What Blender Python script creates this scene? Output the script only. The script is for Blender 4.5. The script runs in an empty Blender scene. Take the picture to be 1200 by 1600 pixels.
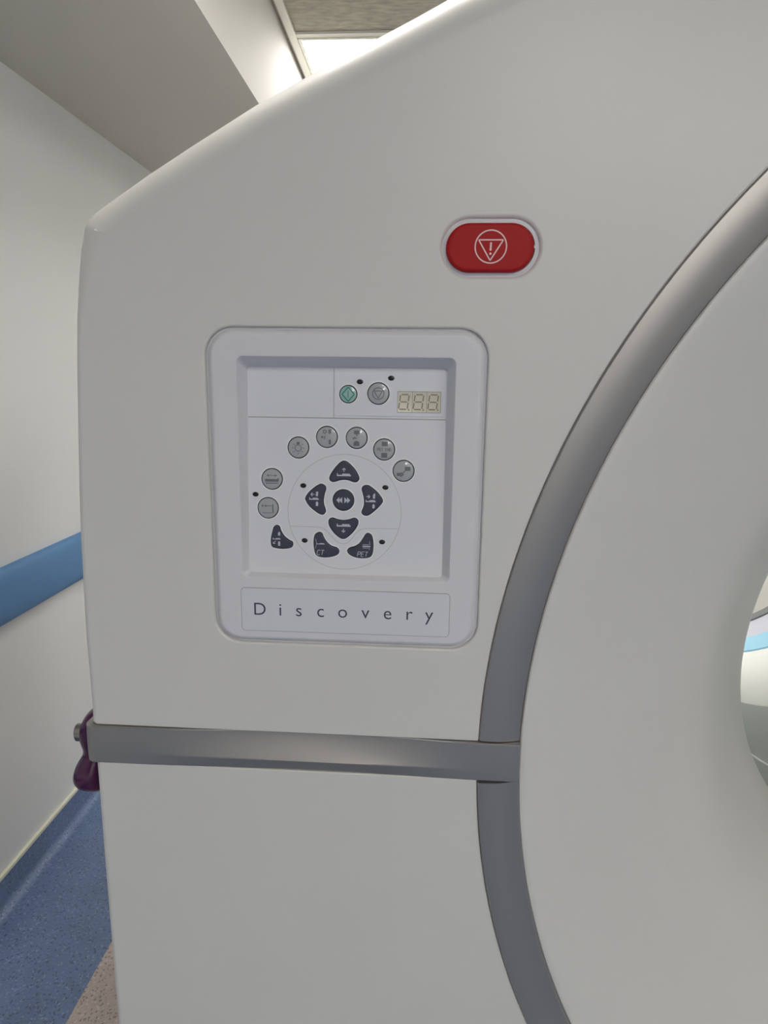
import bpy, bmesh, math
from mathutils import Vector, Matrix
from mathutils.geometry import delaunay_2d_cdt
PI = math.pi
S = bpy.context.scene
COL = S.collection

# ------------------------------------------------------------------ camera
CAM_Y, CAM_Z = -0.600, 1.385
F_PX = 1047.96
pitch, yaw, roll = 0.2003817, 0.0626473, 0.0113069
cam = bpy.data.cameras.new('camera')
cam.sensor_fit = 'VERTICAL'; cam.sensor_height = 24.0
cam.lens = F_PX / 1600.0 * 24.0
cam.clip_start = 0.02; cam.clip_end = 50
co = bpy.data.objects.new('camera', cam); COL.objects.link(co)
rt = Vector((math.cos(yaw), math.sin(yaw), 0))
fw = Vector((-math.sin(yaw)*math.cos(pitch), math.cos(yaw)*math.cos(pitch), -math.sin(pitch)))
up = rt.cross(fw)
rr = rt*math.cos(roll) + up*math.sin(roll)
uu = up*math.cos(roll) - rt*math.sin(roll)
M = Matrix((rr, uu, -fw)).transposed().to_4x4()
M.translation = Vector((0, CAM_Y, CAM_Z))
co.matrix_world = M
S.camera = co

# ------------------------------------------------------------------ world, exposure
w = bpy.data.worlds.new('world'); S.world = w; w.use_nodes = True
w.node_tree.nodes['Background'].inputs[0].default_value = (0.8, 0.85, 0.9, 1)
w.node_tree.nodes['Background'].inputs[1].default_value = 0.05
S.view_settings.view_transform = 'Standard'
S.view_settings.look = 'None'
S.view_settings.gamma = 1.0
S.view_settings.exposure = 0.0
S.view_settings.use_curve_mapping = False
LAMP = 13.8           # strength of the ceiling diffusers
LAMP_COL = (1.0, 0.968, 0.915)

# ------------------------------------------------------------------ materials
def srgb(r, g, b):
    f = lambda c: (c/255/12.92) if c/255 <= 0.04045 else ((c/255+0.055)/1.055)**2.4
    return (f(r), f(g), f(b), 1)

def mat(name, col, rough=0.5, metal=0.0, var=0.0, scale=30, bump=0.0, bscale=400, coat=0.0, spec=0.5, coatr=0.03):
    m = bpy.data.materials.new(name); m.use_nodes = True
    nt = m.node_tree; n = nt.nodes; l = nt.links
    b = n['Principled BSDF']
    b.inputs['Base Color'].default_value = col
    b.inputs['Roughness'].default_value = rough
    b.inputs['Metallic'].default_value = metal
    b.inputs['Coat Weight'].default_value = coat; b.inputs['Coat Roughness'].default_value = coatr
    b.inputs['Specular IOR Level'].default_value = spec
    tc = n.new('ShaderNodeTexCoord')
    if var > 0:
        no = n.new('ShaderNodeTexNoise'); no.inputs['Scale'].default_value = scale
        no.inputs['Detail'].default_value = 4
        l.new(tc.outputs['Object'], no.inputs['Vector'])
        r = n.new('ShaderNodeValToRGB')
        a = tuple(c*(1-var) for c in col[:3])+(1,); c2 = tuple(min(1, c*(1+var)) for c in col[:3])+(1,)
        r.color_ramp.elements[0].color = a; r.color_ramp.elements[0].position = 0.3
        r.color_ramp.elements[1].color = c2; r.color_ramp.elements[1].position = 0.7
        l.new(no.outputs['Fac'], r.inputs['Fac']); l.new(r.outputs['Color'], b.inputs['Base Color'])
    if bump > 0:
        n2 = n.new('ShaderNodeTexNoise'); n2.inputs['Scale'].default_value = bscale
        l.new(tc.outputs['Object'], n2.inputs['Vector'])
        bp = n.new('ShaderNodeBump'); bp.inputs['Strength'].default_value = bump
        bp.inputs['Distance'].default_value = 0.001
        l.new(n2.outputs['Fac'], bp.inputs['Height']); l.new(bp.outputs['Normal'], b.inputs['Normal'])
    return m

def emat(name, col, strength):
    m = bpy.data.materials.new(name); m.use_nodes = True
    b = m.node_tree.nodes['Principled BSDF']
    b.inputs['Base Color'].default_value = (0.8, 0.8, 0.8, 1)
    b.inputs['Emission Color'].default_value = col+(1,)
    b.inputs['Emission Strength'].default_value = strength
    return m

def vinyl(name, base, dark, light):
    m = bpy.data.materials.new(name); m.use_nodes = True
    nt = m.node_tree; n = nt.nodes; l = nt.links
    b = n['Principled BSDF']; b.inputs['Roughness'].default_value = 0.33
    tc = n.new('ShaderNodeTexCoord')
    v = n.new('ShaderNodeTexVoronoi'); v.inputs['Scale'].default_value = 240
    l.new(tc.outputs['Object'], v.inputs['Vector'])
    sep = n.new('ShaderNodeSeparateColor'); l.new(v.outputs['Color'], sep.inputs[0])
    r = n.new('ShaderNodeValToRGB'); cr = r.color_ramp; cr.interpolation = 'CONSTANT'
    cr.elements[0].position = 0; cr.elements[0].color = dark
    cr.elements[1].position = 0.08; cr.elements[1].color = base
    e = cr.elements.new(0.45); e.color = tuple(base[i]*0.85+dark[i]*0.15 for i in range(3))+(1,)
    e = cr.elements.new(0.7); e.color = tuple(base[i]*0.85+light[i]*0.15 for i in range(3))+(1,)
    e = cr.elements.new(0.94); e.color = light
    l.new(sep.outputs[0], r.inputs['Fac'])
    no = n.new('ShaderNodeTexNoise'); no.inputs['Scale'].default_value = 9
    l.new(tc.outputs['Object'], no.inputs['Vector'])
    mx = n.new('ShaderNodeMix'); mx.data_type = 'RGBA'; mx.blend_type = 'MULTIPLY'
    mx.inputs['Factor'].default_value = 0.35
    l.new(r.outputs['Color'], mx.inputs['A']); l.new(no.outputs['Fac'], mx.inputs['B'])
    l.new(mx.outputs['Result'], b.inputs['Base Color'])
    return m

WHITE = mat('cover_white_plastic', srgb(225, 223, 217), 0.45, coat=0.3, coatr=0.28, var=0.012, scale=7, bump=0.05, bscale=900)
BOREG = mat('bore_front_grey', srgb(176, 180, 174), 0.45)  # front bore liner set darker than the rear liner
BOREW = mat('bore_white_plastic', srgb(242, 242, 236), 0.38, var=0.01, scale=5)
PANEL = mat('panel_plastic', srgb(228, 227, 230), 0.45, bump=0.04, bscale=900)
KEYP = mat('keypad_plastic', srgb(230, 230, 234), 0.4)
LIP = mat('key_lip_plastic', srgb(246, 246, 248), 0.35)
SEAM = mat('seam_grey', srgb(168, 168, 170), 0.6)
SEAMF = mat('seam_faint', srgb(196, 196, 198), 0.6)
PLATE = mat('name_plate_plastic', srgb(226, 227, 232), 0.42)
SILVER = mat('silver_trim_paint', srgb(172, 169, 165), 0.42, metal=0.75, bump=0.03, bscale=1500)
DARKGAP = mat('gap_black', srgb(30, 30, 34), 0.6)
NAVY = mat('navy_rubber', srgb(62, 66, 84), 0.4)
GREYKEY = mat('grey_key_plastic', srgb(176, 178, 180), 0.3, coat=1.0)
ICON_D = mat('icon_dark_grey', srgb(112, 114, 118), 0.5)
ICON_L = mat('icon_pale', srgb(205, 207, 216), 0.5)
GREEN = mat('icon_green', srgb(20, 140, 112), 0.4)
GREENKEY = mat('green_key_plastic', srgb(160, 196, 190), 0.25, coat=1.0)
RED = mat('red_plastic', srgb(178, 20, 24), 0.55, spec=0.3, var=0.02, scale=60, bump=0.05, bscale=800)
PINK = mat('symbol_pale_pink', srgb(245, 212, 208), 0.5)
LEDM = mat('indicator_lens_dark', srgb(22, 22, 26), 0.2)
DISP = mat('display_beige', srgb(226, 221, 200), 0.3)
DIGIT = mat('display_segment', srgb(148, 136, 116), 0.45)
INK = mat('lettering_ink', srgb(66, 68, 88), 0.5)
WALL = mat('wall_paint', srgb(208, 209, 210), 0.42, var=0.01, scale=3, bump=0.03, bscale=60)
CEILP = mat('soffit_paint', srgb(192, 190, 186), 0.7)
RAIL = mat('rail_blue_vinyl', srgb(70, 120, 170), 0.42, var=0.03, scale=40)
CREAM = mat('cap_strip_cream', srgb(215, 215, 195), 0.5)
FBLUE = vinyl('floor_blue_vinyl', srgb(106, 126, 162), srgb(84, 100, 132), srgb(130, 148, 180))
FBEIGE = vinyl('floor_beige_vinyl', srgb(190, 176, 168), srgb(150, 136, 128), srgb(206, 194, 186))
TBAR = mat('ceiling_grid_metal', srgb(225, 224, 216), 0.45)
PURPLE = mat('purple_leather', srgb(70, 12, 62), 0.18, coat=0.4)
STUD = mat('metal_snap', srgb(170, 165, 155), 0.25, metal=1.0)
LAV = mat('bore_lavender_band', srgb(196, 196, 208), 0.4)
SKYB = mat('bore_light_blue_band', srgb(150, 206, 232), 0.35)
DKG = mat('bore_rear_rim_grey', srgb(112, 116, 118), 0.5)
LIGHT = emat('ceiling_light_diffuser', LAMP_COL, LAMP)
LIGHT_DIM = emat('ceiling_light_diffuser_dim', LAMP_COL, LAMP*0.8)  # panel over the scanner front, dimmed to keep the top edge from clipping
WALLF = mat('wall_far_brightened', srgb(236, 240, 237), 0.5)  # far wall's bright light put into a whiter colour than the other walls

def tile_mat():
    m = mat('ceiling_tile', srgb(186, 182, 170), 0.8)
    nt = m.node_tree; n = nt.nodes; l = nt.links; b = n['Principled BSDF']
    tc = n.new('ShaderNodeTexCoord'); mp = n.new('ShaderNodeMapping')
    mp.inputs['Scale'].default_value = (18, 60, 1)
    no = n.new('ShaderNodeTexNoise'); no.inputs['Scale'].default_value = 1.2; no.inputs['Detail'].default_value = 6
    r = n.new('ShaderNodeValToRGB')
    r.color_ramp.elements[0].position = .35; r.color_ramp.elements[0].color = srgb(150, 146, 134)
    r.color_ramp.elements[1].position = .65; r.color_ramp.elements[1].color = srgb(176, 172, 160)
    l.new(tc.outputs['Object'], mp.inputs[0]); l.new(mp.outputs[0], no.inputs['Vector'])
    l.new(no.outputs['Fac'], r.inputs['Fac']); l.new(r.outputs['Color'], b.inputs['Base Color'])
    return m
TILE = tile_mat()

# ------------------------------------------------------------------ mesh helpers
class MB:
    """collects faces with several materials and links them as ONE object"""
    def __init__(s): s.bm = bmesh.new(); s.mats = []; s.sm = True
    def mi(s, m):
        if m not in s.mats: s.mats.append(m)
        return s.mats.index(m)
    def face(s, vs, m, smooth=True):
        try: f = s.bm.faces.new(vs)
        except ValueError: return None
        f.material_index = s.mi(m); f.smooth = smooth; return f
    def ring(s, pts): return [s.bm.verts.new(p) for p in pts]
    def bridge(s, A, B, m, closed=True, smooth=True):
        n = len(A)
        for i in range(n if closed else n-1):
            j = (i+1) % n
            s.face((A[i], A[j], B[j], B[i]), m, smooth)
    def build(s, name, parent=None, angle=38, weighted=True, origin=None):
        me = bpy.data.meshes.new(name)
        if origin is None:
            cs = [v.co for v in s.bm.verts]
            lo = Vector([min(c[i] for c in cs) for i in range(3)]); hi = Vector([max(c[i] for c in cs) for i in range(3)])
            origin = (lo+hi)/2
        origin = Vector(origin)
        bmesh.ops.translate(s.bm, verts=s.bm.verts[:], vec=-origin)
        s.bm.to_mesh(me); s.bm.free()
        for m in s.mats: me.materials.append(m)
        me.set_sharp_from_angle(angle=math.radians(angle))
        o = bpy.data.objects.new(name, me); COL.objects.link(o)
        o.location = origin
        if parent is not None:
            o.parent = parent
            o.matrix_parent_inverse = Matrix.Identity(4)
            pw = Vector((0, 0, 0)); p = parent
            while p is not None: pw += p.location; p = p.parent
            o.location = origin - pw
        if weighted:
            wn = o.modifiers.new('weighted_normal', 'WEIGHTED_NORMAL'); wn.keep_sharp = True
        return o

def thing(name, label, cat, loc=(0, 0, 0), group=None):
    o = bpy.data.objects.new(name, None); COL.objects.link(o); o.location = loc
    o.empty_display_size = 0.1
    o['label'] = label; o['category'] = cat
    if group: o['group'] = group
    return o
def struct(o, label=None):
    o['kind'] = 'structure'
    if label: o['label'] = label; 
    return o

def box(mb, lo, hi, m):
    x0, y0, z0 = lo; x1, y1, z1 = hi
    v = [mb.bm.verts.new(p) for p in ((x0,y0,z0),(x1,y0,z0),(x1,y1,z0),(x0,y1,z0),(x0,y0,z1),(x1,y0,z1),(x1,y1,z1),(x0,y1,z1))]
    for f in ((0,3,2,1),(4,5,6,7),(0,1,5,4),(1,2,6,5),(2,3,7,6),(3,0,4,7)):
        mb.face([v[i] for i in f], m, False)

def vnormals(P):
    """outward normals (miter length kept) of a CCW closed polyline in (x, z)"""
    n = len(P); N = []
    for i in range(n):
        a = Vector(P[i-1]); b = Vector(P[i]); c = Vector(P[(i+1) % n])
        e = (b-a).normalized(); f = (c-b).normalized()
        n1 = Vector((e.y, -e.x)); n2 = Vector((f.y, -f.x))
        s_ = (n1+n2)
        if s_.length < 1e-6: N.append(n1); continue
        s_.normalize()
        N.append(s_ / max(0.45, s_.dot(n1)))
    return N

def offset(P, d, N=None):
    N = N or vnormals(P)
    if not isinstance(d, (list, tuple)): d = [d]*len(P)
    return [(P[i][0]+N[i].x*d[i], P[i][1]+N[i].y*d[i]) for i in range(len(P))]

def rrect(cx, cz, w_, h, r, k=10):
    pts = []
    for (sx, sz, a0) in ((1, 1, 0), (-1, 1, 90), (-1, -1, 180), (1, -1, 270)):
        for i in range(k+1):
            a = math.radians(a0 + 90*i/k)
            pts.append((cx+sx*(w_/2-r)+r*math.cos(a), cz+sz*(h/2-r)+r*math.sin(a)))
    return pts

def ellipse(cx, cz, rx, rz, n=48):
    return [(cx+rx*math.cos(2*PI*i/n), cz+rz*math.sin(2*PI*i/n)) for i in range(n)]

def smooth_loop(P, k=4):
    n = len(P); out = []
    area = sum(P[i][0]*P[(i+1) % n][1]-P[(i+1) % n][0]*P[i][1] for i in range(n))
    if area < 0: P = P[::-1]
    for i in range(n):
        p0, p1, p2, p3 = (Vector(P[(i+j) % n]) for j in (-1, 0, 1, 2))
        for t in (q/k for q in range(k)):
            v = 0.5*((2*p1)+(-p0+p2)*t+(2*p0-5*p1+4*p2-p3)*t*t+(-p0+3*p1-3*p2+p3)*t**3)
            out.append((v.x, v.y))
    return out

def inside(p, P):
    x, y = p; c = False; n = len(P); j = n-1
    for i in range(n):
        xi, yi = P[i]; xj, yj = P[j]
        if (yi > y) != (yj > y) and x < (xj-xi)*(y-yi)/(yj-yi)+xi: c = not c
        j = i
    return c

def fill(mb, outer_ring, holes, m, smooth=False):
    """outer_ring / holes: lists of bmesh verts; fills flat region between them (in x, z)"""
    loops = [outer_ring]+list(holes)
    vs = [v for L in loops for v in L]
    edges = []; k = 0
    for L in loops:
        n = len(L); edges += [(k+i, k+(i+1) % n) for i in range(n)]; k += n
    P2 = [Vector((v.co.x, v.co.z)) for v in vs]
    out = delaunay_2d_cdt(P2, edges, [], 0, 1e-7)
    ov, of, orig = out[0], out[2], out[3]
    polys = [[(v.co.x, v.co.z) for v in L] for L in loops]
    for f in of:
        c = sum((ov[i] for i in f), Vector((0, 0)))/len(f)
        if not inside(c, polys[0]) or any(inside(c, h) for h in polys[1:]): continue
        tri = []
        for i in f:
            if orig[i]: tri.append(vs[orig[i][0]])
        if len(tri) != len(f): continue
        a, b, d = (Vector((t.co.x, t.co.z)) for t in tri[:3])
        if (b-a).cross(d-a) < 0: tri = tri[::-1]
        mb.face(tri, m, smooth)

def lathe(mb, cx, cz, prof, m, a0=0.0, a1=2*PI, n=128, smooth=True):
    """revolve (r, Y) about the axis along Y through (cx, cz)"""
    full = abs(a1-a0-2*PI) < 1e-6
    rings = []
    for (r, y) in prof:
        k = n if full else n+1
        rings.append(mb.ring([(cx+r*math.cos(a0+(a1-a0)*i/n), y, cz+r*math.sin(a0+(a1-a0)*i/n)) for i in range(k)]))
    for i in range(len(rings)-1):
        mi_ = m[i] if isinstance(m, list) else m
        mb.bridge(rings[i], rings[i+1], mi_, closed=full, smooth=smooth)
    return rings

def text_tris(s, size, shear=0.0, off=0.0):
    cu = bpy.data.curves.new('t', 'FONT'); cu.body = s; cu.size = size; cu.shear = shear
    cu.align_x = 'CENTER'; cu.offset = off; cu.resolution_u = 4
    o = bpy.data.objects.new('t', cu); COL.objects.link(o)
    dg = bpy.context.evaluated_depsgraph_get()
    me = bpy.data.meshes.new_from_object(o.evaluated_get(dg))
    V = [(v.co.x, v.co.y) for v in me.vertices]; Fs = [tuple(p.vertices) for p in me.polygons]
    bpy.data.objects.remove(o); bpy.data.meshes.remove(me); bpy.data.curves.remove(cu)
    return V, Fs

# ------------------------------------------------------------------ room
WX, RX, Y0, Y1 = -1.08, 3.4, -4.2, 3.0        # left wall, right wall, rear, far
SOF, SX, CZ = 2.14, -0.50, 2.49               # soffit height, soffit edge, ceiling height
FX = -0.752                                    # where the blue flooring meets the beige

mb = MB()
FY = -.15                                      # beige ends here; unseen blue ahead chosen to darken the silver's reflections
for x0, x1, y0, y1, m in ((WX, FX, FY, Y1, FBLUE), (FX, RX, FY, Y1, FBEIGE), (WX, RX, Y0, FY, FBLUE)):
    v = mb.ring([(x0, y0, 0), (x1, y0, 0), (x1, y1, 0), (x0, y1, 0)]); mb.face(v, m, False)
struct(mb.build('floor', weighted=False, origin=(0, 0, 0)))

def wall(name, p, q, z0, z1, m, thick):
    mb = MB(); box(mb, p+(z0,), q+(z1,), m); return struct(mb.build(name, weighted=False))
wall('wall_left', (WX-.1, Y0), (WX, Y1), 0, CZ+.1, WALL, .1)
wall('wall_right', (RX, Y0), (RX+.1, Y1), 0, CZ+.1, WALL, .1)
wall('wall_far', (WX-.1, Y1), (RX+.1, Y1+.1), 0, CZ+.1, WALLF, .1)
wall('wall_near', (WX-.1, Y0-.1), (RX+.1, Y0), 0, CZ+.1, WALL, .1)

mb = MB(); box(mb, (SX, Y0, CZ), (RX, Y1, CZ+.03), TILE)
struct(mb.build('ceiling', weighted=False, origin=(0, 0, CZ)))
mb = MB(); box(mb, (WX, Y0, SOF), (SX, Y1, CZ+.03), CEILP)
struct(mb.build('ceiling', weighted=False))
# ceiling grid
mb = MB()
GX = [-0.475+0.6*k for k in range(0, 7)]; GY = [1.862+0.6*k for k in range(-10, 2)]
box(mb, (SX+.007, Y0, CZ-.006), (SX+.012, Y1, CZ-.0005), SEAM)
box(mb, (SX+.012, Y0, CZ-.010), (GX[0]+.012, Y1, CZ-.0005), TBAR)
for x in GX[1:]: box(mb, (x-.012, Y0, CZ-.008), (x+.012, Y1, CZ-.0005), TBAR)
for y in GY: box(mb, (GX[0], y-.012, CZ-.008), (RX, y+.012, CZ-.0005), TBAR)
struct(mb.build('trim_3', weighted=False), 'ceiling grid bars')

# coving, cap strip and bump rail along the left wall
mb = MB()
prof = [(WX+.030, 0.0005)]+[(WX+.030-.025*math.sin(a), .025-.025*math.cos(a)+.0005) for a in [PI/2*i/8 for i in range(1, 9)]]+[(WX+.005, .094)]
A = mb.ring([(x, Y0+.001, z) for x, z in prof]); B = mb.ring([(x, Y1-.001, z) for x, z in prof])
mb.bridge(A, B, FBLUE, closed=False)
box(mb, (WX+.0002, Y0+.001, .094), (WX+.009, Y1-.001, .1025), CREAM)
struct(mb.build('baseboard_left', origin=(0, 0, 0)))
mb = MB()
prof = [(WX, .752), (WX+.018, .754), (WX+.026, .766), (WX+.029, .80), (WX+.029, .85), (WX+.026, .880), (WX+.018, .892), (WX, .894)]
A = mb.ring([(x, Y0+.001, z) for x, z in prof]); B = mb.ring([(x, Y1-.001, z) for x, z in prof])
mb.bridge(A, B, RAIL, closed=False)
struct(mb.build('trim_1'), 'blue bump rail on the left wall')

# ceiling lights (square recessed panels)
def ceiling_light(ix, iy, label):
    x0, y0 = GX[0]+.6*ix+.015, 1.862-4.8+.6*iy+.012
    x1, y1 = x0+.573, y0+.576
    t = thing('ceiling_light', label, 'ceiling light', ((x0+x1)/2, (y0+y1)/2, CZ), 'square ceiling lights')
    mb = MB(); b = .010; z0, z1 = CZ-.012, CZ-.001
    for lo, hi in (((x0, y0), (x1, y0+b)), ((x0, y1-b), (x1, y1)), ((x0, y0+b), (x0+b, y1-b)), ((x1-b, y0+b), (x1, y1-b))):
        box(mb, lo+(z0,), hi+(z1,), TBAR)
    mb.build('light_frame', t, weighted=False)
    mb = MB(); box(mb, (x0+b, y0+b, CZ-.010), (x1-b, y1-b, CZ-.004), LIGHT_DIM if iy == 5 else LIGHT)
    mb.build('diffuser', t, weighted=False)
rows = {8: 'beyond the scanner', 5: 'directly over the scanner front', 1: 'over the floor before the scanner', 0: 'behind the viewer', -1: 'near the end wall facing the scanner'}
cols = {0: 'beside the soffit edge', 1: 'added unseen over the control panel side', 2: 'added unseen over the scanner midline', 3: 'added unseen right of the scanner midline', 4: 'added unseen near the right wall'}
LIGHTS = [(0, 8), (2, 8), (3, 8), (4, 8), (0, 5), (1, 1), (3, 1), (2, 0), (1, -1), (3, -1)]  # all but the soffit-edge column are unseen, added to light gantry and bore
for ix, iy in LIGHTS:
    ceiling_light(ix, iy, 'square white ceiling light %s, %s' % (cols[ix], rows[iy]))

# ------------------------------------------------------------------ gantry
CX, CC = 0.8323, 1.0209            # bore axis
DEPTH = 1.42
gan = thing('scanner_gantry', 'large white ring scanner with silver trim, control panel and round bore', 'scanner', (CX, .7, 0))

def sil(x, z): return (x*1.013-.0008, CAM_Z+(z-CAM_Z)*1.013+.0015)
SLOPE = [sil(*p) for p in ((-.3095, 1.5095), (-.3051, 1.5176), (-.2980, 1.5245), (-.2896, 1.5299), (-.2683, 1.543), (-.2473, 1.5559), (-.2091, 1.5777),
                           (-.1803, 1.5936), (-.152, 1.6092), (-.0969, 1.6359), (-.0434, 1.6608), (-.0172, 1.6729), (.0086, 1.6854))]
SLOPE += [(.10, 1.728), (.20, 1.769), (.32, 1.812), (.46, 1.850), (.62, 1.876), (CX, 1.886)]
SIDE_UP = [(-.3307, 1.06), (-.3307, 1.0900), (-.3312, 1.1275), (-.3300, 1.18), (-.3286, 1.231), (-.3262, 1.28), (-.3232, 1.3282),
           (-.3205, 1.37), (-.3187, 1.3972), (-.3160, 1.43), (-.3148, 1.4578), (-.3155, 1.478), (-.3160, 1.493), (-.3150, 1.502)]
def rad_side(z): 
    t = min(1, max(0, (z-1.43)/.10)); t = t*t*(3-2*t); return .007+.033*t

def arc(r, z_start, z_end, over=True, n=120):
    """arc of radius r from the left side at height z_start over (or under) to the right side"""
    a0 = math.asin((z_start-CC)/r); a1 = math.asin((z_end-CC)/r)
    if over: A = [PI-a0 + (a1-(PI-a0))*i/n for i in range(n+1)]
    else:
        s0 = PI-a0; e0 = 2*PI+a1; A = [e0+(s0-e0)*i/n for i in range(n+1)]   # right -> left underneath
    return [(CX+r*math.cos(a), CC+r*math.sin(a)) for a in A]

def cover(name, verts, holes, label=None):
    """verts: list of (x, z, lip radius, back depth), CCW seen from the front; holes: list of (loop, lip, depth)"""
    mb = MB()
    P = [(v[0], v[1]) for v in verts]; R = [v[2] for v in verts]; D = [v[3] for v in verts]; N = vnormals(P)
    K = 10; rings = [mb.ring([(P[i][0], D[i], P[i][1]) for i in range(len(P))])]
    for k in range(K+1):
        a = PI/2*k/K
        off = [-R[i]*(1-math.cos(a)) for i in range(len(P))]
        Q = offset(P, off, N)
        rings.append(mb.ring([(Q[i][0], R[i]*(1-math.sin(a)), Q[i][1]) for i in range(len(P))]))
    for a, b in zip(rings, rings[1:]): mb.bridge(a, b, WHITE)
    hv = []
    for L, lip, dep in holes:
        N2 = vnormals(L); k2 = 5
        hr = []
        for k in range(k2+1):
            a = PI/2*k/k2
            Q = offset(L, lip*(1-math.sin(a)), N2)      # front edge (offset lip) -> wall (offset 0)
            hr.append(mb.ring([(q[0], lip*(1-math.cos(a)), q[1]) for q in Q]))
        hr.append(mb.ring([(q[0], dep, q[1]) for q in L]))
        for a, b in zip(hr, hr[1:]): mb.bridge(a, b, WHITE)
        c = mb.ring([(q[0], dep, q[1]) for q in L]); f = mb.face(c, WHITE, False)
        hv.append(hr[0])
    fill(mb, rings[-1], hv, WHITE)
    o = mb.build(name, gan, angle=30)
    if label: o['label'] = label
    return o

BT, BB = 1.0370, 0.9968           # silver belt top / bottom
RO, RI = 0.7750, 0.7352           # silver ring radii
RG = RO+.0008

# panel / emergency button footprints
PCX, PCZ, PW, PH, PR = -0.0737, 1.2788, 0.2475, 0.2915, 0.024
panel_hole = rrect(PCX, PCZ, PW+.003, PH+.003, PR+.0015, 12)
ECX, ECZ = 0.0495, 1.4914
stop_hole = rrect(ECX, ECZ, .0815, .0465, .02324, 12)

zt = BT+.0005
ar = arc(RG, zt, zt, True)
V = [(-.3307, zt, .006, DEPTH), (-.3255, zt, .0014, .012), (-.20, zt, .0014, .012), (-.05, zt, .0014, .012)]
V += [(x, z, .0014, .012) for x, z in ar]
mir = lambda p: (2*CX-p[0], p[1])
V += [(2*CX+.05, zt, .0014, .012), (2*CX+.3255, zt, .0014, .012), (2*CX+.3307, zt, .006, DEPTH)]
left = [(p[0], p[1], rad_side(p[1]), DEPTH) for p in SIDE_UP+SLOPE]
V += [(2*CX-a, b, c, d) for a, b, c, d in left[:-1]]
V += left[::-1]
cover('upper_front_cover', V, [(panel_hole, .0022, .030), (stop_hole, .0035, .012)])
zb = BB-.0005
ar2 = arc(RG, zb, zb, False)
V = [(-.3300, zb, .006, DEPTH), (-.3307, .90, .007, DEPTH), (-.3307, .60, .007, DEPTH), (-.3290, .30, .007, DEPTH), (-.3270, .03, .007, DEPTH)]
V += [(2*CX-a, b, c, d) for a, b, c, d in V[::-1]]
V += [(2*CX+.3248, zb, .0014, .012), (2*CX+.05, zb, .0014, .012)]
V += [(x, z, .0014, .012) for x, z in ar2]
V += [(-.05, zb, .0014, .012), (-.3248, zb, .0014, .012)]
cover('lower_front_cover', V, [])
# rear cover
mb = MB()
full = [(a, b) for a, b in [(-.327, .03), (-.3307, .6), (-.3307, 1.0)]+SIDE_UP+SLOPE]
full = full[:-1]+[(full[-1])]+[(2*CX-a, b) for a, b in full[:-1][::-1]]
full = full[::-1]
RB = 0.385
o_ = mb.ring([(a, DEPTH+.002, b) for a, b in full]); h_ = mb.ring([(CX+RB*math.cos(2*PI*i/96), DEPTH+.002, CC+RB*math.sin(2*PI*i/96)) for i in range(96)])
fill(mb, o_, [h_], WHITE); mb.build('rear_cover', gan, weighted=False)
mb = MB(); box(mb, (-.30, .04, .0), (2*CX+.30, DEPTH-.04, .06), SEAM); mb.build('base_plinth', gan, weighted=False)

# silver ring, in an upper and a lower length
def ring_trim(name, a0, a1, n, dy=0):
    mb = MB()
    prof = [(RG+.002, .0025), (RO, .0025), (RO, .0012), (RO-.0004, .0004), (RO-.0014, -.0006)]
    for i in range(1, 13):
        t = i/12; prof.append((RO-.0014-(RO-RI-.0022)*t, -.0006+.0052*t**2.0-.0010*math.sin(PI*t)))
    prof += [(RI+.0004, .0052), (RI, .0060), (RI-.0004, .0085), (RI-.0016, .0088)]
    prof = [(r_, y_+dy*(y_ < .0023 or r_ < RO-.001)) for r_, y_ in prof]
    rs = lathe(mb, CX, CC, prof, SILVER, a0, a1, n)
    for e in (0, -1): mb.face([r[e] for r in rs], SILVER, False)
    return mb.build(name, gan)
g = .0006
at = math.asin((BT+g-CC)/RI); abm = math.asin((CC-BB+g)/RI)
ring_trim('ring_trim', at, PI-at, 140)
ring_trim('ring_trim', PI+abm, 2*PI-abm, 140, -.0034)

# silver belt: wraps from the funnel edge round the left side and back
def belt(sign):
    mb = MB(); path = []          # (x, y, outward normal)
    yf, xs, rc = -.0032, -.3385, .010
    xi = CX-math.sqrt(RI**2-.016**2)-.0003
    for i in range(61): path.append((xi+(xs+rc-xi)*i/60, yf, (0, -1)))
    for i in range(1, 9):
        a = PI/2*i/8; path.append((xs+rc-rc*math.sin(a), yf+rc-rc*math.cos(a), (-math.sin(a), -math.cos(a))))
    path += [(xs, .3, (-1, 0)), (xs, DEPTH, (-1, 0))]
    sec = [(-.016, BT), (-.0014, BT), (-.0006, BT-.0003), (0, BT-.0010)]
    for i in range(1, 41):
        t = i/41; sec.append((.0004*math.sin(PI*t), BT-.0010+(BB-BT+.0020)*t))
    sec += [(0, BB+.0010), (-.0006, BB+.0003), (-.0014, BB), (-.016, BB)]
    rings = []; sec0 = sec
    def scoop(x, y, z):
        b = max(0, min(1, (x+.300)/.20)) if x < -.10 else max(0, min(1, (.075-x)/.175))
        D = .0108*b*b*(3-2*b) if y < 0 else 0; s_ = (BT-z)/(BT-BB)
        return -D*(1-(max(s_, 0)/.70)**1.7) if s_ < .70 else -D*.42*(s_-.70)/.30
    for x, y, n_ in path:
        sec = [(o-.016 if 0 < q < 0 else o+scoop(x, y, z)*(o > -.01), z) for q, (o, z) in enumerate(sec0)]
        rings.append(mb.ring([((x+n_[0]*o, y+n_[1]*o, z) if sign > 0 else (2*CX-(x+n_[0]*o), y+n_[1]*o, z)) for o, z in sec]))
    for a, b in zip(rings, rings[1:]): mb.bridge(a, b, SILVER, closed=False)
    mb.face(rings[0], SILVER, False)
    return mb.build('belt_trim', gan)
belt(1); belt(-1)

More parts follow.
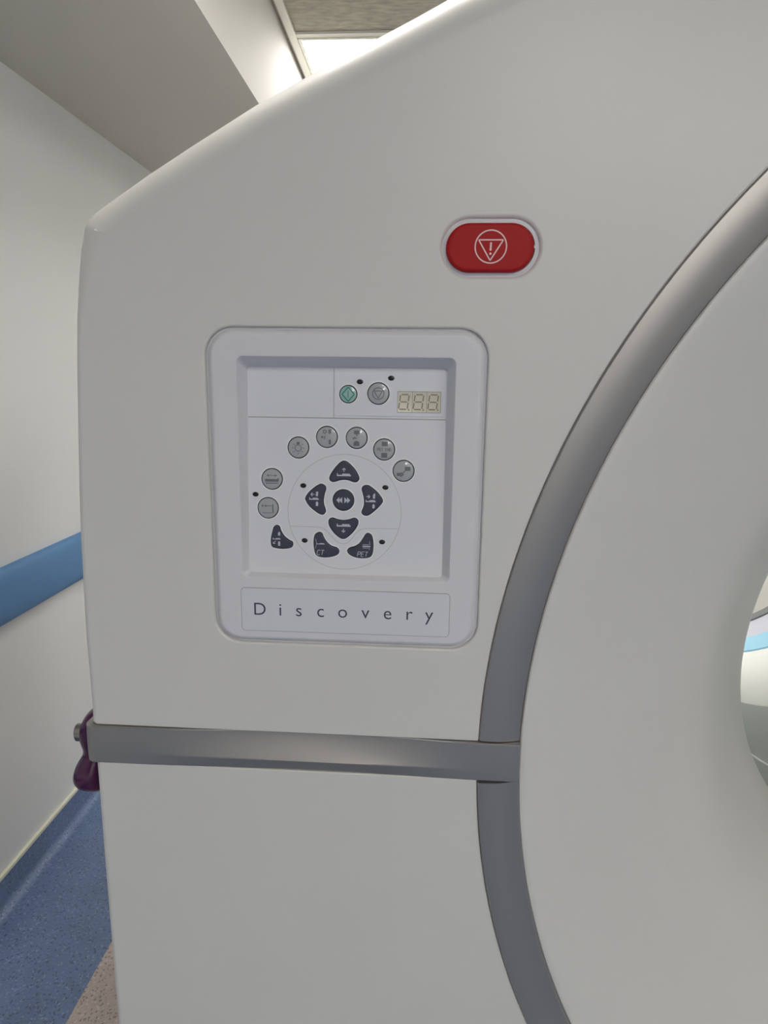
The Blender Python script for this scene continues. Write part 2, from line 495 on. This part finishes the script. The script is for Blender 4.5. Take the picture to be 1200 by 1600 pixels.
# funnel and bore
mb = MB()
prof = [(RI-.0008, .014), (RI-.0008, .0065), (RI-.0020, .0050), (RI-.0050, .0045)]
keys = [(RI-.0050, .0045), (.715, .0085), (.690, .018), (.655, .033), (.60, .058), (.56, .079), (.53, .100), (.50, .129), (.47, .167), (.44, .208), (.417, .245), (.402, .275), (.3935, .300), (.389, .325), (.3875, .370)]
for i in range(len(keys)-1):
    p0, p1, p2, p3 = (Vector(keys[max(0, min(len(keys)-1, i+j))]) for j in (-1, 0, 1, 2))
    for q in range(1, 5):
        t = q/4
        v = 0.5*((2*p1)+(-p0+p2)*t+(2*p0-5*p1+4*p2-p3)*t*t+(-p0+3*p1-3*p2+p3)*t**3); prof.append((v.x, v.y))
lathe(mb, CX, CC, prof, WHITE, n=192)
mb.build('bore_funnel', gan)
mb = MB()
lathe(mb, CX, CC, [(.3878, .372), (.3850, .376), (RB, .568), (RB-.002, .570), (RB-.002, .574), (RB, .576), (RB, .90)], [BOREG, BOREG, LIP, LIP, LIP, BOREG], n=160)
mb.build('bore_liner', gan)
mb = MB()
lathe(mb, CX, CC, [(RB, .9005), (RB-.001, .903), (RB, .906), (RB, 1.215)], BOREW, n=160)
mb.build('bore_liner', gan)
mb = MB(); lathe(mb, CX, CC, [(RB-.0002, 1.215), (RB-.003, 1.218), (RB-.003, 1.297), (RB-.0002, 1.300)], SKYB, n=160)
o = mb.build('bore_band', gan); o['label'] = 'light blue band round the bore'
mb = MB(); lathe(mb, CX, CC, [(RB-.0002, 1.301), (RB-.0002, 1.390)], LAV, n=160)
o = mb.build('bore_band', gan); o['label'] = 'lavender grey band round the bore'
mb = MB(); lathe(mb, CX, CC, [(RB-.0002, 1.390), (RB-.004, 1.393), (RB-.004, 1.422), (RB+.01, 1.428)], DKG, n=160)
o = mb.build('bore_rear_rim', gan); o['label'] = 'grey rim at the rear of the bore'

# ---- emergency stop button
mb = MB()
out = rrect(ECX, ECZ, .0798, .0448, .0224, 12)
N = vnormals(out); rs = []
for o_, y in ((.002, .0034), (0, .0032), (-.0002, .0026), (-.0006, .0023), (-.0024, .0022), (-.0028, .0025), (-.0030, .0035), (-.0030, .0095)):
    rs.append(mb.ring([(q[0], y, q[1]) for q in offset(out, o_, N)]))
for a, b in zip(rs, rs[1:]): mb.bridge(a, b, PANEL)
esb = mb.build('button_bezel', gan)
mb = MB()
out = rrect(ECX-.0007, ECZ-.0004, .0732, .0392, .0196, 12); N = vnormals(out); rs = []
for o_, y in ((0, .0090), (0, -.0005), (-.0003, -.0018), (-.0010, -.0028), (-.0020, -.0033), (-.0032, -.0035)):
    rs.append(mb.ring([(q[0], y, q[1]) for q in offset(out, o_, N)]))
for a, b in zip(rs, rs[1:]): mb.bridge(a, b, RED)
mb.face(rs[-1], RED, False)
es = mb.build('emergency_button', gan); es['label'] = 'red oval emergency button'

class Icon:
    """flat marks drawn in millimetres round (0, 0)"""
    def __init__(s): s.P = []
    def poly(s, pts): s.P.append(pts); return s
    def rect(s, x0, z0, x1, z1): return s.poly([(x0, z0), (x1, z0), (x1, z1), (x0, z1)])
    def line(s, x0, z0, x1, z1, w_=.5):
        d = Vector((x1-x0, z1-z0)).normalized(); n = Vector((-d.y, d.x))*w_/2
        return s.poly([(x0-n.x, z0-n.y), (x1-n.x, z1-n.y), (x1+n.x, z1+n.y), (x0+n.x, z0+n.y)])
    def ring(s, cx, cz, r, w_=.5, n=28, rz=None):
        for i in range(n):
            a, b = 2*PI*i/n, 2*PI*(i+1)/n; q = rz/r if rz else 1
            s.poly([(cx+(r-w_/2)*math.cos(a), cz+(r-w_/2)*math.sin(a)*q), (cx+(r+w_/2)*math.cos(a), cz+(r+w_/2)*math.sin(a)*q),
                    (cx+(r+w_/2)*math.cos(b), cz+(r+w_/2)*math.sin(b)*q), (cx+(r-w_/2)*math.cos(b), cz+(r-w_/2)*math.sin(b)*q)])
        return s
    def disc(s, cx, cz, r, rz=None): return s.poly(ellipse(cx, cz, r, rz or r, 16))
    def tri(s, a, b, c): return s.poly([a, b, c])
    def text(s, t, cx, cz, size, shear=0, off=0):
        V_, F_ = text_tris(t, size, shear, off)
        for f in F_: s.P.append([(V_[i][0]+cx, V_[i][1]+cz) for i in f])
        return s
    def letters(s, t, cx, cz, w_, h, gap, st=.4, shear=.0):
        G = {'C': [(1, .85, .75, 1), (.75, 1, .25, 1), (.25, 1, 0, .75), (0, .75, 0, .25), (0, .25, .25, 0), (.25, 0, .75, 0), (.75, 0, 1, .15)],
             'T': [(0, 1, 1, 1), (.5, 1, .5, 0)], 'P': [(0, 0, 0, 1), (0, 1, .8, 1), (.8, 1, 1, .75), (1, .75, .8, .48), (.8, .48, 0, .48)],
             'E': [(1, 0, 0, 0), (0, 0, 0, 1), (0, 1, 1, 1), (0, .52, .85, .52)], 'N': [(0, 0, 0, 1), (0, 1, 1, 0), (1, 0, 1, 1)],
             'D': [(0, 0, 0, 1), (0, 1, .65, 1), (.65, 1, 1, .7), (1, .7, 1, .3), (1, .3, .65, 0), (.65, 0, 0, 0)], ' ': []}
        x = cx-(len(t)*w_+(len(t)-1)*gap)/2
        for ch in t:
            for a, b, c, d in G[ch]: s.line(x+a*w_+b*h*shear, cz+b*h, x+c*w_+d*h*shear, cz+d*h, st)
            x += w_+gap
        return s
    def put(s, mb, m, f, fine=False):
        PP = s.P
        if fine:                          # cut the quads small so that they follow a dome
            PP = []
            for P in s.P:
                if len(P) != 4: PP.append(P); continue
                a, b, c, d = (Vector(p) for p in P)
                n1 = max(1, int((b-a).length/.8)); n2 = max(1, int((d-a).length/.8))
                g = [[a.lerp(b, i/n1).lerp(d.lerp(c, i/n1), j/n2) for j in range(n2+1)] for i in range(n1+1)]
                for i in range(n1):
                    for j in range(n2): PP.append([tuple(g[i][j]), tuple(g[i+1][j]), tuple(g[i+1][j+1]), tuple(g[i][j+1])])
        for P in PP:
            a = sum(P[i][0]*P[(i+1) % len(P)][1]-P[(i+1) % len(P)][0]*P[i][1] for i in range(len(P)))
            if a < 0: P = P[::-1]
            mb.face(mb.ring([f(x, z) for x, z in P]), m, False)

ic = Icon().ring(0, 0, 13.0, 1.1, 48, 13.0)
for a, b in (((-10.2, 5.3), (10.2, 5.3)), ((10.2, 5.3), (-.2, -11.0)), ((-.2, -11.0), (-10.2, 5.3))): ic.line(*a, *b, 1.1)
ic.line(.1, 3.4, -.1, -3.2, 1.6).disc(-.1, -5.6, 1.0)
mb = MB(); ic.put(mb, PINK, lambda x, z: (ECX-.0002+x/1000, -.0036, ECZ+.0001+z/1000))
o = mb.build('warning_symbol', es, weighted=False); o['label'] = 'pale circle and triangle with exclamation mark'

# ---- control panel
KY = lambda z: .0125+.075*(z-1.3)            # depth of the tilted keypad
mb = MB()
out = rrect(PCX, PCZ, PW-.001, PH-.001, PR, 12); N = vnormals(out); rs = []
for o_, y in ((.002, .0050), (0, .0045), (0, .0040), (-.0004, .0022), (-.0014, .0004), (-.0028, -.0012), (-.0042, -.0024), (-.0052, -.0029), (-.0065, -.0030)):
    rs.append(mb.ring([(q[0], y, q[1]) for q in offset(out, o_, N)]))
for a, b in zip(rs, rs[1:]): mb.bridge(a, b, PANEL)
RX0, RX1, RZ0, RZ1 = -.1700, .0235, 1.1980, 1.4006
inn = rrect((RX0+RX1)/2, (RZ0+RZ1)/2, RX1-RX0, RZ1-RZ0, .0055, 8)
N = vnormals(inn); r1 = mb.ring([(q[0], -.0030, q[1]) for q in offset(inn, .0008, N)])
fill(mb, rs[-1], [r1], PANEL)
r2 = mb.ring([(q[0], -.0026, q[1]) for q in offset(inn, .0001, N)])
r3 = mb.ring([(q[0], -.0016, q[1]) for q in offset(inn, -.0004, N)])
KX0, KX1, KZ0, KZ1 = -.1658, .0170, 1.2006, 1.3918
kin = rrect((KX0+KX1)/2, (KZ0+KZ1)/2, KX1-KX0, KZ1-KZ0, .0030, 8); NK = vnormals(kin)
r4 = mb.ring([(q[0], KY(q[1])-.0008, q[1]) for q in offset(kin, .0005, NK)])
r5 = mb.ring([(q[0], KY(q[1]), q[1]) for q in offset(kin, -.0004, NK)])
for a, b in ((r1, r2), (r2, r3), (r3, r4), (r4, r5)): mb.bridge(a, b, PANEL)
cp = mb.build('control_panel', gan)

K3 = lambda x, z, h=0: (x/1000, KY(z/1000)-h/1000, z/1000)      # millimetres on the keypad
mb = MB()
kk = mb.ring([(q[0], KY(q[1])-.0001, q[1]) for q in offset(kin, -.0003, NK)])
mb.face(kk, KEYP, False)
def strip(pts, w_, m, h=.12):
    L = []; R_ = []
    for i, p in enumerate(pts):
        a = Vector(pts[max(0, i-1)]); b = Vector(pts[min(len(pts)-1, i+1)]); d = (b-a).normalized(); n = Vector((-d.y, d.x))*w_/2
        L.append(mb.bm.verts.new(K3(p[0]+n.x, p[1]+n.y, h))); R_.append(mb.bm.verts.new(K3(p[0]-n.x, p[1]-n.y, h)))
    for i in range(len(pts)-1): mb.face((R_[i], R_[i+1], L[i+1], L[i]), m, False)
strip([(-165.2, 1346.4), (16.6, 1346.4)], .9, SEAM)
strip([(-85.9, 1391.4), (-85.9, 1346.9)], .5, SEAM)
big = ellipse(-75.3, 1259.7, 53.1, 53.8, 96)
strip(big+[big[0]], .5, SEAMF)
gr = [(-126.3, 1245.6), (-100.2, 1245.3), (-96.2, 1244.6), (-93.4, 1243.3), (-90.8, 1241.0), (-88.0, 1237.8), (-85.3, 1235.0), (-82.5, 1232.4), (-79.9, 1230.8), (-77.5, 1230.1), (-75.3, 1230.0), (-73, 1230.6), (-70.8, 1232.1), (-68.6, 1234.4), (-66.2, 1237.8), (-63.5, 1241.3), (-60.7, 1243.7), (-58.3, 1244.7), (-55.9, 1245.1), (-24.4, 1245.6)]
strip(gr, .5, SEAMF)
mb.build('keypad', cp, weighted=False)
# raised plate behind the display and the two upper keys
mb = MB()
P = rrect((-85.2+15.6)/2, (1348.6+1391.0)/2, 15.6+85.2, 1391.0-1348.6, 1.2, 4); N = vnormals(P); rs = []
for o_, h in ((0, 0), (-.05, .5), (-.5, .85)): rs.append(mb.ring([K3(q[0], q[1], h) for q in offset(P, o_, N)]))
for a, b in zip(rs, rs[1:]): mb.bridge(a, b, KEYP)
mb.face(rs[-1], KEYP, False); mb.build('display_plate', cp)
# display
mb = MB(); H0 = .85
P = rrect(-7.9, 1361.9, 38.6, 18.2, .3, 2); N = vnormals(P)
a = mb.ring([K3(q[0], q[1], H0+.35) for q in offset(P, .5, N)]); a0 = mb.ring([K3(q[0], q[1], H0) for q in offset(P, .7, N)])
b = mb.ring([K3(q[0], q[1], H0+.05) for q in P])
mb.bridge(a0, a, KEYP); mb.bridge(a, b, SEAM); mb.face(b, DISP, False)
ic = Icon().line(-6.2, -9.1, -6.2, 9.1, .35).line(6.9, -9.1, 6.9, 9.1, .35)
for k in (-1, 0, 1):
    c = -.6+k*13.2; sh = lambda x, z: (c+x+z*.13, z)
    seg = lambda x0, z0, x1, z1: ic.line(*sh(x0, z0), *sh(x1, z1), 1.15)
    for z in (-6.6, 0, 6.6): seg(-3.0, z, 3.0, z)
    for x in (-3.9, 3.9):
        for z0, z1 in ((-6.0, -.7), (.7, 6.0)): seg(x, z0, x, z1)
    ic.disc(c+4.4, -6.9, .75)
ic.put(mb, DIGIT, lambda x, z: K3(-7.9+x, 1361.9+z, H0+.1))
mb.build('display', cp, weighted=False)['label'] = 'small beige three digit display'

def key(name, P, cap, base=0.0, icon=None, im=None, c=(0, 0), lip=True, label=None, wide=0.0, rim=.85, dome=0.0):
    mb = MB(); N = vnormals(P)
    rg = lambda o_, h: mb.ring([K3(q[0], q[1], base+h) for q in offset(P, o_, N)])
    if wide:
        a = rg(rim+1.0+wide, .02); b = rg(rim+.9+wide, .05); mb.bridge(a, b, LIP)
    L = [(rim+1.3, .02), (rim+.9, .35), (rim+.4, .5), (rim, .4)]
    R_ = [rg(*q) for q in L]
    for a, b in zip(R_, R_[1:]): mb.bridge(a, b, LIP)
    g1 = rg(0, .15); mb.bridge(R_[-1], g1, DARKGAP)
    C = [rg(*q) for q in ((0, .15), (-.02, .9), (-.25, 1.25), (-.7, 1.45), (-1.5, 1.55))]
    for a, b in zip(C, C[1:]): mb.bridge(a, b, cap)
    if dome:
        n = len(P); cx_ = sum(p[0] for p in P)/n; cz_ = sum(p[1] for p in P)/n
        R0 = math.hypot(P[0][0]-cx_, P[0][1]-cz_)-1.5
        hd = lambda x, z: base+1.55+dome*(1-min(1, ((x-cx_)**2+(z-cz_)**2)/R0**2))
        last = C[-1]
        for f in (.85, .7, .5, .3, .12):
            Q = [(cx_+(p[0]-cx_)*f*R0/(R0+1.5), cz_+(p[1]-cz_)*f*R0/(R0+1.5)) for p in P]
            q = mb.ring([K3(x, z, hd(x, z)) for x, z in Q]); mb.bridge(last, q, cap); last = q
        mb.face(last, cap)
        if icon: icon.put(mb, im, lambda x, z: K3(c[0]+x, c[1]+z, hd(c[0]+x, c[1]+z)+.09), True)
    else:
        mb.face(C[-1], cap, False)
        if icon: icon.put(mb, im, lambda x, z: K3(c[0]+x, c[1]+z, base+1.60))
    o = mb.build(name, cp)
    if label: o['label'] = label
    return o

def bed(i, x, z, wd=6.0, h=1.1):
    """side view of a table with a headrest"""
    i.rect(x-wd/2, z-h/2, x+wd/2, z+h/2*.3).rect(x-wd/2, z, x-wd/2+.8, z+h*.9).rect(x-wd*.12, z, x+wd*.42, z+h*.75); return i
def arrow(i, x, z, dx, dz, L=2.6, w_=.7, hd=1.3):
    i.line(x-dx*L/2, z-dz*L/2, x+dx*(L/2-.2), z+dz*(L/2-.2), w_)
    tx, tz = x+dx*L/2, z+dz*L/2; px, pz = -dz, dx
    i.line(tx, tz, tx-dx*hd+px*hd, tz-dz*hd+pz*hd, w_).line(tx, tz, tx-dx*hd-px*hd, tz-dz*hd-pz*hd, w_); return i
circ = lambda c, r: ellipse(c[0], c[1], r, r, 48)

# start and stop keys on the plate
c = (-72.4, 1368.2)
i = Icon()
for p, q in (((-5.6, 0), (0, 6.4)), ((0, 6.4), (5.6, 0)), ((5.6, 0), (0, -6.4)), ((0, -6.4), (-5.6, 0))): i.line(*p, *q, 1.1)
i.line(0, -3.2, 0, 3.2, .7)
key('start_button', circ(c, 7.5), GREENKEY, .85, i, GREEN, c, dome=.6, wide=1.4, label='small round key with green diamond')
c = (-45.0, 1369.1)
i = Icon().ring(0, 0, 5.2, .8)
for p, q in (((-3.7, 2.4), (3.7, 2.4)), ((3.7, 2.4), (0, -4.2)), ((0, -4.2), (-3.7, 2.4))): i.line(*p, *q, .8)
key('stop_button', circ(c, 9.3), GREYKEY, .85, i, ICON_D, c, dome=.8, wide=1.4, label='round grey key with circled triangle')

# seven round grey keys
c1, c2, c3, c4, c5, c6, c7 = (-118.4, 1319.1), (-91.9, 1329.2), (-64.4, 1328.8), (-39.0, 1318.7), (-20.8, 1299.5), (-143.2, 1289.6), (-147.1, 1262.4)
i = Icon().ring(0, -.3, 2.9, .7).rect(-1.4, 3.0, 1.4, 5.3)
for a in (0, 40, 140, 180, 220, 270, 320):
    a = math.radians(a); i.line(4.1*math.cos(a), -.3+4.1*math.sin(a), 5.8*math.cos(a), -.3+5.8*math.sin(a), .6)
key('round_button', circ(c1, 9.3), GREYKEY, 0, i, ICON_D, c1, dome=.8, label='grey key with a lamp symbol')
i = Icon().ring(-1.9, 5.0, 1.4, .8).rect(1.6, 3.2, 4.0, 7.0).rect(1.8, -6.6, 3.8, -2.2).rect(-5.2, -.9, -3.3, .9).rect(-4.0, -.3, -1.8, .3).line(-2.0, -2.0, -1.6, 1.4, .7)
key('round_button', circ(c2, 9.3), GREYKEY, 0, i, ICON_D, c2, dome=.8, label='grey key with a head and gantry symbol')
i = Icon().rect(-2.4, 3.4, 2.6, 6.9).rect(-2.7, -7.2, 2.7, -4.2).disc(0, -4.2, 2.6, 1.6).rect(-3.6, -.6, .4, .4).line(-.6, 3.4, 1.2, 1.8, .9).line(-3.2, -1.2, -1.2, 1.2, .7)
key('round_button', circ(c3, 9.3), GREYKEY, 0, i, ICON_D, c3, dome=.8, label='grey key with a figure between two blocks')
i = Icon().rect(-2.2, 3.2, 3.4, 7.2).rect(-2.4, -7.4, 3.0, -2.9).letters('PET END', .2, -1.2, 1.35, 2.6, .5, .5)
key('round_button', circ(c4, 9.3), GREYKEY, 0, i, ICON_D, c4, dome=.8, label='grey key marked PET END')
i = Icon().rect(1.2, .2, 6.4, 4.0).rect(-6.2, -4.6, -2.2, -1.8).tri((-2.6, -6.0), (-2.6, -.6), (.6, -3.2)).line(-1.0, -2.4, 2.2, 1.0, .9)
key('round_button', circ(c5, 9.3), GREYKEY, 0, i, ICON_D, c5, dome=.8, label='grey key with two linked blocks')
i = Icon().line(-4.4, 3.4, 4.4, 3.4, .6).tri((-5, 3.4), (-3, 4.6), (-3, 2.2)).tri((5, 3.4), (3, 4.6), (3, 2.2)).rect(-6.4, -2.4, 6.2, .1).rect(5.2, -2.0, 6.6, 1.0).rect(-6.0, -4.2, 6.2, -3.3)
key('round_button', circ(c6, 9.3), GREYKEY, 0, i, ICON_D, c6, dome=.8, label='grey key with a table and double arrow')
i = Icon().disc(-5.0, 2.2, 1.0).line(-3.0, 2.2, 3.6, 2.2, .6).tri((-3.4, 2.2), (-1.4, 3.6), (-1.4, .8)).line(4.6, 3.6, 5.0, -4.6, 1.1).line(-5.2, -4.4, 4.2, -4.4, .6)
key('round_button', circ(c7, 9.3), GREYKEY, 0, i, ICON_D, c7, dome=.8, label='grey key with an arrow and corner bracket')

# dark arrow cluster
UP = [(-75.7, 1307.7), (-71.7, 1306.0), (-66.3, 1300.8), (-62.7, 1295.1), (-61.7, 1291.1), (-63.9, 1288.4), (-67.1, 1288.3), (-71.5, 1289.8), (-75.6, 1290.2), (-79.6, 1289.7), (-84.1, 1288.2), (-87.2, 1288.2), (-89.4, 1290.5), (-88.5, 1294.6), (-84.1, 1301.3), (-79.2, 1306.3)]
LEFT = [(-96.3, 1285.9), (-93.2, 1284.2), (-92.5, 1281.1), (-93.6, 1277.5), (-94.7, 1271.2), (-94.3, 1266.7), (-93.1, 1263.1), (-92.8, 1259.9), (-94.9, 1257.4), (-98.1, 1257.6), (-103.0, 1260.6), (-108.5, 1265.4), (-111.6, 1270.3), (-111.8, 1273.0), (-108.9, 1277.6), (-103.5, 1282.6), (-99.0, 1285.4)]
RIGHT = [(-55.5, 1285.6), (-51.9, 1285.1), (-45.6, 1280.3), (-41.1, 1275.1), (-39.5, 1271.5), (-40.5, 1268.8), (-45.4, 1263.3), (-51.6, 1258.2), (-55.1, 1257.2), (-58.3, 1258.5), (-59.0, 1261.2), (-57.0, 1266.6), (-56.9, 1272.0), (-58.0, 1277.4), (-59.2, 1281.8), (-58.1, 1284.5)]
DOWN = [(-86.2, 1254.7), (-82.1, 1253.4), (-76.2, 1252.5), (-70.4, 1253.5), (-65.9, 1254.9), (-62.7, 1253.4), (-62.1, 1250.3), (-63.6, 1246.2), (-67.6, 1240.6), (-73.0, 1235.9), (-76.1, 1234.9), (-79.3, 1235.7), (-84.8, 1240.2), (-88.9, 1246.0), (-90.0, 1250.0), (-89.3, 1253.2)]
CT = [(-99.3, 1240.7), (-96.1, 1239.9), (-94.7, 1236.7), (-92.0, 1232.2), (-87.4, 1228.2), (-82.0, 1226.5), (-79.9, 1223.8), (-80.6, 1220.6), (-84.7, 1218.2), (-92.0, 1216.8), (-98.3, 1217.3), (-102.0, 1219.5), (-103.6, 1225.5), (-104.0, 1231.9), (-102.9, 1237.9)]
PET = [(-52.7, 1241.0), (-49.6, 1239.3), (-48.2, 1235.2), (-47.6, 1228.8), (-48.3, 1222.4), (-50.2, 1218.7), (-54.7, 1217.2), (-62.0, 1217.2), (-68.3, 1219.1), (-71.5, 1221.8), (-72.0, 1224.5), (-69.7, 1226.9), (-64.8, 1228.4), (-60.3, 1231.7), (-56.7, 1237.3), (-55.0, 1240.0)]
COR = [(-139.0, 1246.4), (-136.3, 1245.2), (-134.9, 1241.2), (-131.8, 1236.2), (-127.2, 1232.6), (-124.0, 1230.9), (-123.6, 1227.7), (-125.4, 1225.3), (-131.0, 1224.0), (-137.4, 1224.1), (-142.9, 1225.3), (-144.5, 1228.0), (-144.6, 1233.6), (-143.2, 1240.0), (-141.8, 1244.6)]
def dkey(name, P, i, label):
    P = offset(smooth_loop(P, 4), -.45)
    key(name, P, NAVY, 0, i, ICON_L, (0, 0), label=label, rim=.6)
i = arrow(Icon(), -75.8, 1299.3, 0, 1, 3.4, .7, 1.6); bed(i, -75.8, 1294.6, 13.0, 1.9)
dkey('arrow_button', UP, i, 'dark key with table and up arrow')
i = arrow(Icon(), -75.8, 1243.0, 0, -1, 3.4, .7, 1.6); bed(i, -75.6, 1247.6, 13.0, 1.9)
dkey('arrow_button', DOWN, i, 'dark key with table and down arrow')
i = arrow(Icon(), -104.9, 1276.2, -1, 0, 3.4, .7, 1.6); bed(i, -103.6, 1271.9, 9.0, 1.5)
i.poly([(-102.0, 1274.6), (-100.0, 1274.6), (-99.6, 1278.8), (-101.6, 1278.8)]).poly([(-101.8, 1265.4), (-99.8, 1265.4), (-99.6, 1268.6), (-100.9, 1269.8), (-101.9, 1268.6)])
dkey('arrow_button', LEFT, i, 'dark key with table and left arrow')
i = arrow(Icon(), -53.1, 1275.2, 1, 0, 3.4, .7, 1.6); bed(i, -50.7, 1270.9, 9.4, 1.5)
i.poly([(-48.6, 1273.4), (-46.8, 1273.4), (-46.4, 1277.6), (-47.4, 1278.6), (-48.6, 1276.6)]).poly([(-49.0, 1264.4), (-47.0, 1264.4), (-46.8, 1267.4), (-47.9, 1268.6), (-49.0, 1267.4)])
dkey('arrow_button', RIGHT, i, 'dark key with table and right arrow')
cc = (-76.2, 1271.3); i = Icon()
for s_ in (-1, 1):
    for k in (1.0, 3.6): i.tri((cc[0]+s_*k, cc[1]+2.9), (cc[0]+s_*k, cc[1]-2.9), (cc[0]+s_*(k+2.9), cc[1]))
key('centre_button', circ(cc, 9.6), NAVY, 0, i, ICON_L, (0, 0), label='dark round key with outward double arrows', rim=.6)
i = Icon().line(-102.0, 1225.5, -101.3, 1229.0, .35).line(-101.3, 1231.0, -101.8, 1234.5, .35); bed(i, -97.4, 1229.8, 8.0, .9); i.letters('CT', -97.8, 1219.3, 2.7, 4.6, .9, .5, .2)
dkey('mode_button', CT, i, 'dark key marked CT')
i = Icon()
for dz in (1.6, -1.6): i.line(-57.6, 1228.6+dz, -51.6, 1228.6+dz, .4)
i.rect(-57.8, 1228.0, -50.4, 1229.1).line(-50.8, 1230.0, -51.2, 1233.4, .35).line(-51.0, 1227.0, -51.6, 1225.2, .35); i.letters('PET', -58.0, 1218.8, 2.5, 4.5, .9, .5, .2)
dkey('mode_button', PET, i, 'dark key marked PET')
i = Icon().poly([(-137.6, 1236.6), (-135.6, 1236.6), (-135.6, 1239.4), (-136.8, 1240.4), (-137.8, 1238.4)]).rect(-137.6, 1227.0, -135.6, 1231.0); bed(i, -138.9, 1233.4, 7.6, 1.1)
arrow(i, -141.0, 1230.2, -.6, -.8, 3.6, .6, 1.4)
dkey('mode_button', COR, i, 'small dark key with a table and slanted arrow')

# little dark indicator lenses
for x, z, b in ((-62.0, 1379.4, .85), (-33.6, 1382.9, .85), (-159.1, 1274.8, 0), (-114.0, 1283.9, 0), (-37.3, 1283.8, 0), (-112.6, 1232.3, 0), (-39.6, 1232.7, 0)):
    mb = MB(); P = ellipse(x, z, 2.8, 2.1, 28); N = vnormals(P)
    R_ = [mb.ring([K3(q[0], q[1], b+h) for q in offset(P, o_, N)]) for o_, h in ((.15, .02), (0, .25), (-.6, .5), (-1.3, .6))]
    for a, c in zip(R_, R_[1:]): mb.bridge(a, c, LEDM)
    mb.face(R_[-1], LEDM, False); mb.build('indicator_light', cp)

# name plate
mb = MB()
P = rrect(-.0737, 1.16635, .1968, .0424, .0038, 6); N = vnormals(P); rs = []
for o_, y, m in ((.0004, -.00305, SEAM), (0, -.00306, SEAM), (-.0001, -.0036, PLATE), (-.0006, -.0040, PLATE)):
    rs.append((mb.ring([(q[0], y, q[1]) for q in offset(P, o_, N)]), m))
for a, b in zip(rs, rs[1:]): mb.bridge(a[0], b[0], a[1])
mb.face(rs[-1][0], PLATE, False)
for ch, x in zip('Discovery', (-154.4, -134.6, -116.9, -96.3, -75.3, -53.8, -33.0, -13.0, 5.9)):
    i = Icon().text(ch, x, 1161.2, 17.8 if ch != 'D' else 17.6, 0, -.04)
    i.put(mb, INK, lambda x_, z_: (x_/1000, -.00408, z_/1000))
mb.build('name_plate', cp)['label'] = 'pale plate lettered Discovery'

# ------------------------------------------------------------------ purple pouch on the gantry's side
pt = thing('hanging_pouch', 'glossy dark purple leather pouch hanging at the scanner side by the silver belt', 'pouch', (-.355, .045, .938))
mb = MB(); rings = []
ZS = [(1.0315, -.348, .004), (1.0300, -.3540, .014), (1.024, -.3590, .018), (1.014, -.3640, .020), (1.004, -.3665, .020), (.994, -.3655, .018), (.985, -.3635, .015), (.9785, -.3650, .016),
      (.970, -.3710, .022), (.961, -.3745, .026), (.953, -.3755, .027), (.946, -.3720, .024), (.941, -.3660, .017), (.9390, -.358, .010), (.9383, -.352, .004)]
for z, xo, hw in ZS:
    xi = -.3392; cxx = (xo+xi)/2; hx = (xi-xo)/2
    rings.append(mb.ring([(cxx+hx*math.copysign(abs(math.cos(a))**.8, math.cos(a)), .045+hw*math.copysign(abs(math.sin(a))**.8, math.sin(a)), z) for a in [2*PI*k/28 for k in range(28)]]))
for a, b in zip(rings, rings[1:]): mb.bridge(a, b, PURPLE)
mb.face(rings[0], PURPLE); mb.face(rings[-1], PURPLE)
po = mb.build('pouch_body', pt, weighted=False)
sub = po.modifiers.new('subdivision', 'SUBSURF'); sub.levels = 1; sub.render_levels = 2
mb = MB()
prof = [(.0, -.3690), (.004, -.3688), (.0065, -.3680), (.0078, -.3668), (.0080, -.3590)]
R_ = [mb.ring([(x, .036+r*math.cos(2*PI*k/24), 1.0065+r*1.25*math.sin(2*PI*k/24)) for k in range(24)]) for r, x in prof[1:]]
for a, b in zip(R_, R_[1:]): mb.bridge(a, b, STUD)
mb.face(R_[0], STUD, False); o = mb.build('snap_fastener', pt); o['label'] = 'metal snap'
